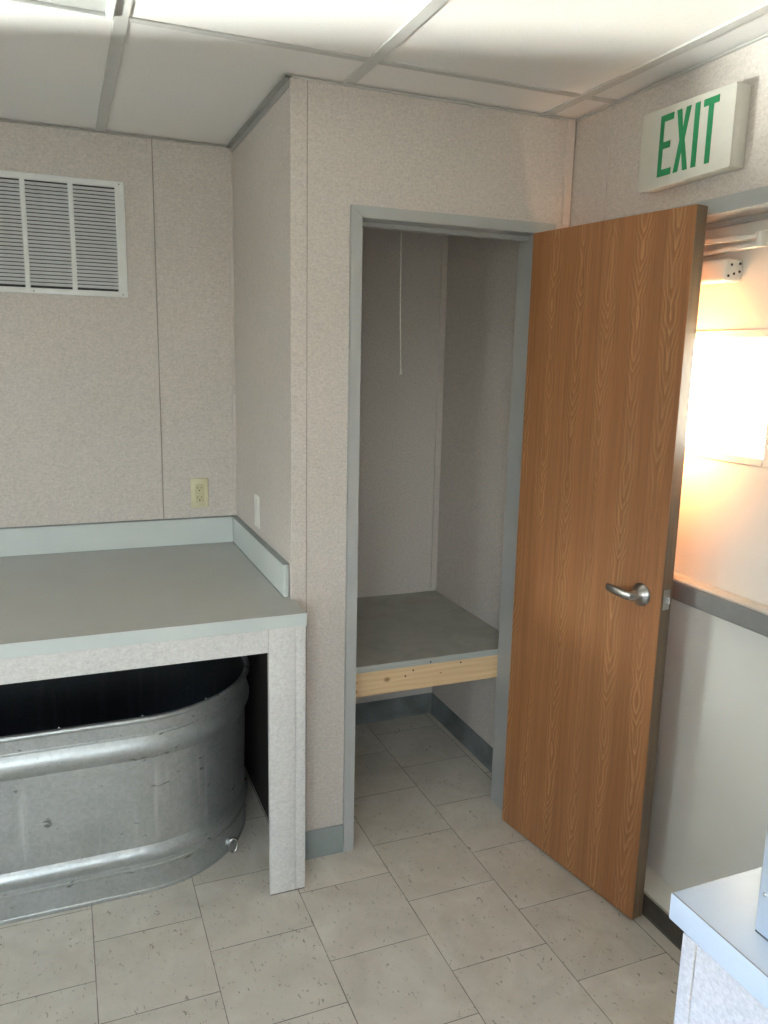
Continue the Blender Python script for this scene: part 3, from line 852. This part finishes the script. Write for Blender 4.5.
prof += [(0.009, 0.532), (0.014, 0.534), (0.014, 0.538), (0.012, 0.541), (0.014, 0.578)]
b = NB(); f_, l_ = skin(b, prof)
o_ = obj('tank_wall', b, M['galv'], tk, smooth=True); o_.data.set_sharp_from_angle(angle=math.radians(20))
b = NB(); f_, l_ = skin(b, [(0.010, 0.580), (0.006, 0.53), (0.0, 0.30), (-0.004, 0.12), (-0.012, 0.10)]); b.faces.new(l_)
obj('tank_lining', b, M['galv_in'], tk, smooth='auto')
b = NB(); tube(b, [(x, y, 0.588) for x, y in oval(R0 + 0.0155)], 0.0095, 12, True)
obj('rolled_rim', b, M['galv'], tk, smooth=True)
b = NB(); f_, l_ = skin(b, [(-0.0045, 0.125), (-0.004, 0.150)]); b.faces.new(l_)
obj('tank_silt', b, M['silt'], tk, label='dark dirt on the tank bottom')
def rivet(x, y, z):
    b = NB(); bmesh.ops.create_uvsphere(b, u_segments=10, v_segments=6, radius=0.0042, matrix=Matrix.Translation((x, y, z)))
    obj('rivet', b, M['chrome'], tk, smooth=True)
for x in (-1.55, -1.27, -0.975, -0.745): rivet(x, TCY - R0 - 0.010, 0.598)
for a in (-math.radians(58), -math.radians(15)):
    rivet(TCX1 + (R0 + 0.008) * math.cos(a), TCY + (R0 + 0.008) * math.sin(a), 0.598)
# drain loop near the floor at the round end
a = -math.radians(43); dx_, dy_ = math.cos(a), math.sin(a)
P = Vector((TCX1 + (R0 + 0.001) * dx_, TCY + (R0 + 0.001) * dy_, 0.040)); N_ = Vector((dx_, dy_, 0)); T_ = Vector((-dy_, dx_, 0))
b = NB(); cyl(b, P - N_ * 0.002, P + N_ * 0.010, 0.015, 0.013, 18)
dr = obj('drain_plug', b, M['galv'], tk, smooth='auto')
b = NB()
ctr = P + N_ * 0.020 + Vector((0, 0, -0.010))
tube(b, [ctr + (N_ * 0.6 + T_ * 0.8) * 0.016 * math.cos(2*math.pi*i/24) + Vector((0, 0, 1)) * 0.026 * math.sin(2*math.pi*i/24) for i in range(24)], 0.0038, 8, True)
obj('drain_ring', b, M['chrome'], dr, label='bright wire ring', smooth=True)

# ================================================================== CLOSET SHELF
SZ = 0.606; SY = 0.4375
sh = empty('closet_shelf', (0.22, SY, SZ), 'grey plywood shelf on a raw pine board inside the closet', 'shelf')
b = NB(); bx(b, XS + 0.0915, CRX - 0.0015, SY, CBY - 0.001, SZ - 0.024, SZ, 0.001, 1)
bmesh.ops.recalc_face_normals(b, faces=b.faces[:])
for f in b.faces: f.material_index = 0 if abs(f.normal.z) > 0.6 else 1
obj('shelf_panel', b, [M['shelf'], M['ply_edge']], sh)
rail = empty('support_rail', (0, 0, 0))
C.objects.unlink(rail); bpy.data.objects.remove(rail)
b = NB(); bx(b, XS + 0.0915, CRX - 0.0015, SY + 0.002, SY + 0.040, SZ - 0.024 - 0.0895, SZ - 0.0242, 0.002, 2)
bmesh.ops.translate(b, verts=b.verts[:], vec=(0.035, -SY, -(SZ - 0.1135)))
rl = obj('support_rail', b, M['lumber'], sh, label='raw pine lumber', local=True)
rl.location = (-0.22 - 0.035, 0, -0.1135)
for (x, z) in ((0.195, SZ - 0.040), (0.385, SZ - 0.034), (0.165, SZ - 0.058), (0.262, SZ - 0.016)):
    b = NB(); cyl(b, (x, SY + 0.003, z), (x, SY + 0.0005 if z < SZ - 0.024 else SY - 0.001, z), 0.0032, n=10)
    obj('nail_head', b, M['slot'], sh)

# ================================================================== PULL CORD (closet lamp holder above the doorway head)
pc = empty('pull_cord', (0.24, 0.74, H), 'thin white light pull cord hanging inside the closet', 'pull cord')
b = NB(); cyl(b, (0.24, 0.70, H), (0.24, 0.70, H - 0.03), 0.055, 0.04, 24)
obj('lamp_base', b, M['white_plastic'], pc, smooth='auto')
b = NB(); tube(b, [(0.236, 0.74, H - 0.03), (0.235, 0.74, 2.1), (0.240, 0.74, 1.80), (0.2465, 0.74, 1.612)], 0.0026, 8)
obj('cord', b, M['cord'], pc)
b = NB(); cyl(b, (0.2465, 0.74, 1.626), (0.247, 0.74, 1.600), 0.0025, 0.0052, 14)
obj('cord_bell', b, M['cord'], pc)

# ================================================================== WHITE COUNTER (lower right)
KX, KY = -0.144, -1.212
wc = empty('counter', (0.2, -2.0, 0), 'white laminate counter with vinyl clad side at the lower right', 'counter')
b = NB(); bx(b, KX, XR - 0.002, -2.75, KY, CH - 0.041, CH, 0.0018, 2)
obj('countertop', b, M['white_laminate'], wc, smooth='auto')
b = NB(); bx(b, KX + 0.0012, KX + 0.0026, -2.745, KY - 0.002, CH - 0.0003, CH + 0.0004)
obj('edge_line', b, M['joint'], wc)
b = NB(); bx(b, KX + 0.001, KX + 0.03, -2.70, KY - 0.055, 0.0, CH - 0.0415, 0.0015, 1)
obj('side_panel', b, M['wall'], wc)
b = NB(); bx(b, KX - 0.001, KX + 0.02, KY - 0.0545, KY - 0.030, 0.0, CH - 0.0415, 0.002, 2)
obj('corner_strip', b, M['wall'], wc)
b = NB(); bx(b, KX + 0.02, XR - 0.002, KY - 0.054, KY - 0.034, 0.0, CH - 0.0415, 0.001, 1)
obj('end_panel', b, M['wall'], wc)

pbx = empty('equipment_box', (0.06, -1.48, CH), 'pale grey plastic box standing on the white counter', 'box')
b = NB(); bx(b, -0.0945, 0.20, -1.66, -1.3125, CH + 0.002, CH + 0.27, 0.005, 3)
obj('box_body', b, M['device'], pbx, smooth='auto')
b = NB(); bx(b, -0.0925, 0.198, -1.658, -1.3145, CH + 0.0003, CH + 0.0025)
obj('box_base', b, M['seam'], pbx)
b = NB()
cyl(b, (-0.094, -1.3235, CH + 0.062), (-0.096, -1.3235, CH + 0.062), 0.0035, 0.002, 12)
obj('screw', b, M['satin'], pbx)

# ================================================================== OUTSIDE
b = NB(); bx(b, 0.9, 14, -14, 14, -0.5, -0.45)
obj('ground', b, M['dirt_ground'], kind='structure', label='bare ground outside, out of view', cat='ground')

b = NB(); prism(b, [(-0.3, -9.5), (2.6, -9.5), (2.6, -6.4), (-0.3, -6.4)], 2, -0.45, 2.5, 0.02)  # unseen block added outside to keep sun off the rear window
prism(b, [(-0.4, -9.7), (2.8, -9.7), (2.8, -6.2), (-0.4, -6.2)], 2, 2.5, 2.62, 0.02)
obj('sun_blocker', b, M['exit_door'], kind='structure', label='pale block added outside to stop sun at the rear window, out of view', cat='sun blocker')

# ================================================================== LIGHT
def portal(name, loc, rot, sx, sy):
    l = bpy.data.lights.new(name, 'AREA'); l.shape = 'RECTANGLE'; l.size = sx; l.size_y = sy
    l.cycles.is_portal = True
    o = bpy.data.objects.new(name, l); o.location = loc; o.rotation_euler = rot; C.objects.link(o)
for (y0, y1, zt) in WINS:
    portal('daylight_portal', (XL - 0.10, (y0+y1)/2, (WZ0+zt)/2), (0, -math.pi/2, 0), zt - WZ0, y1 - y0)
portal('daylight_portal', ((BW0+BW1)/2, YK - 0.10, (WZ0+WZ1)/2), (math.pi/2, 0, 0), BW1 - BW0, WZ1 - WZ0)
portal('daylight_portal', (DX + 0.06, (LY0+LY1)/2, (LZ0+LZ1)/2), (0, math.pi/2, 0), LZ1 - LZ0, LY1 - LY0)

sun = bpy.data.lights.new('sun', 'SUN'); sun.energy = 60.0; sun.angle = math.radians(0.6); sun.color = (1.0, 0.88, 0.70)
so = bpy.data.objects.new('sun', sun); C.objects.link(so)
so.rotation_euler = Vector((-0.64, 0.76, -0.09)).to_track_quat('-Z', 'Y').to_euler()
so.location = (4, -4, 5)

w = bpy.data.worlds.new('sky'); bpy.context.scene.world = w; w.use_nodes = True
nt = w.node_tree; bg = nt.nodes['Background']
def wn_(ty, **kw):
    n = nt.nodes.new(ty)
    for k_, v_ in kw.items(): setattr(n, k_, v_)
    return n
tc = wn_('ShaderNodeTexCoord'); sp = wn_('ShaderNodeSeparateXYZ'); rp = wn_('ShaderNodeValToRGB'); mr = wn_('ShaderNodeMapRange')
mr.inputs[1].default_value = -1; mr.inputs[2].default_value = 1
nt.links.new(tc.outputs['Generated'], sp.inputs[0]); nt.links.new(sp.outputs['Z'], mr.inputs[0]); nt.links.new(mr.outputs[0], rp.inputs[0])
e = rp.color_ramp.elements
e[0].position = 0.0; e[0].color = (0.42, 0.385, 0.33, 1)
e[1].position = 1.0; e[1].color = (0.60, 0.75, 1.0, 1)
for p_, c_ in ((0.485, (0.46, 0.43, 0.38, 1)), (0.515, (1.0, 1.0, 1.0, 1)), (0.70, (0.84, 0.93, 1.05, 1))):
    q = e.new(p_); q.color = c_
# bright sky patches, added and aimed to light the ceiling and white counter
def lobe(direction, inner, outer, color, strength):
    d = Vector(direction).normalized()
    dt = wn_('ShaderNodeVectorMath', operation='DOT_PRODUCT'); nrm = wn_('ShaderNodeVectorMath', operation='NORMALIZE')
    nt.links.new(tc.outputs['Generated'], nrm.inputs[0]); nt.links.new(nrm.outputs[0], dt.inputs[0]); dt.inputs[1].default_value = d
    m2 = wn_('ShaderNodeMapRange', interpolation_type='SMOOTHSTEP')
    m2.inputs[1].default_value = math.cos(math.radians(outer)); m2.inputs[2].default_value = math.cos(math.radians(inner))
    m2.inputs[3].default_value = 0.0; m2.inputs[4].default_value = strength
    nt.links.new(dt.outputs['Value'], m2.inputs[0])
    vm = wn_('ShaderNodeVectorMath', operation='SCALE'); vm.inputs[0].default_value = color
    nt.links.new(m2.outputs[0], vm.inputs['Scale'])
    return vm.outputs[0]
nrm_ = wn_('ShaderNodeVectorMath', operation='NORMALIZE'); nt.links.new(tc.outputs['Generated'], nrm_.inputs[0])
sp_ = wn_('ShaderNodeSeparateXYZ'); nt.links.new(nrm_.outputs[0], sp_.inputs[0])
at_ = wn_('ShaderNodeMath', operation='ARCTAN2'); nt.links.new(sp_.outputs['Y'], at_.inputs[0]); nt.links.new(sp_.outputs['X'], at_.inputs[1])
as_ = wn_('ShaderNodeMath', operation='ARCSINE'); nt.links.new(sp_.outputs['Z'], as_.inputs[0])
def window_fn(sock, c0, half_in, half_out):
    a = wn_('ShaderNodeMath', operation='SUBTRACT'); nt.links.new(sock, a.inputs[0]); a.inputs[1].default_value = math.radians(c0)
    b_ = wn_('ShaderNodeMath', operation='ABSOLUTE'); nt.links.new(a.outputs[0], b_.inputs[0])
    m_ = wn_('ShaderNodeMapRange', interpolation_type='SMOOTHSTEP'); nt.links.new(b_.outputs[0], m_.inputs[0])
    m_.inputs[1].default_value = math.radians(half_in); m_.inputs[2].default_value = math.radians(half_out)
    m_.inputs[3].default_value = 1.0; m_.inputs[4].default_value = 0.0
    return m_.outputs[0]
def patch(az, az_in, az_out, el, el_in, el_out, color, strength):
    p = wn_('ShaderNodeMath', operation='MULTIPLY')
    nt.links.new(window_fn(at_.outputs[0], az, az_in, az_out), p.inputs[0]); nt.links.new(window_fn(as_.outputs[0], el, el_in, el_out), p.inputs[1])
    vm = wn_('ShaderNodeVectorMath', operation='SCALE'); vm.inputs[0].default_value = tuple(q_ * strength for q_ in color)
    nt.links.new(p.outputs[0], vm.inputs['Scale'])
    return vm.outputs[0]
add = wn_('ShaderNodeVectorMath', operation='ADD')
nt.links.new(rp.outputs[0], add.inputs[0]); nt.links.new(patch(160.3, 1.6, 3.0, -25, 8, 10, (1.0, 0.97, 0.92), 100.0), add.inputs[1])
add2 = wn_('ShaderNodeVectorMath', operation='ADD')
nt.links.new(add.outputs[0], add2.inputs[0]); nt.links.new(lobe((-0.75, 0.60, 0.20), 7, 14, (0.42, 0.68, 1.25), 4.0), add2.inputs[1])
add3 = wn_('ShaderNodeVectorMath', operation='ADD')
nt.links.new(add2.outputs[0], add3.inputs[0]); nt.links.new(patch(165, 2, 15, 9, 5, 9, (1.0, 0.97, 0.92), 4.0), add3.inputs[1])
add4 = wn_('ShaderNodeVectorMath', operation='ADD')
nt.links.new(add3.outputs[0], add4.inputs[0]); nt.links.new(patch(-171, 3, 6, 22, 5, 9, (0.42, 0.68, 1.25), 11.0), add4.inputs[1])
nt.links.new(add4.outputs[0], bg.inputs['Color'])
bg.inputs['Strength'].default_value = 1.0

# ================================================================== CAMERA
cx, cy, cz, yaw, pit, rol, fpx = -0.9185, -1.9936, 1.657, -0.3858, -0.1912, 0.0213, 792.98
fwd = Vector((-math.sin(yaw)*math.cos(pit), math.cos(yaw)*math.cos(pit), math.sin(pit)))
rt = Vector((math.cos(yaw), math.sin(yaw), 0)); up = rt.cross(fwd)
r2 = math.cos(rol)*rt + math.sin(rol)*up; u2 = -math.sin(rol)*rt + math.cos(rol)*up
cam = bpy.data.cameras.new('camera'); co = bpy.data.objects.new('camera', cam); C.objects.link(co)
cam.sensor_fit = 'VERTICAL'; cam.sensor_height = 36.0; cam.sensor_width = 27.0; cam.lens = fpx / 1024 * 36.0
cam.clip_start = 0.02
mtx = Matrix(((r2.x, u2.x, -fwd.x, cx), (r2.y, u2.y, -fwd.y, cy), (r2.z, u2.z, -fwd.z, cz), (0, 0, 0, 1)))
co.matrix_world = mtx
sc = bpy.context.scene
sc.camera = co
sc.view_settings.view_transform = 'Standard'
sc.view_settings.look = 'None'
sc.view_settings.exposure = 3.9
sc.view_settings.gamma = 1.0
sc.view_settings.use_curve_mapping = False
sc.cycles.diffuse_bounces = 8
sc.cycles.max_bounces = 14
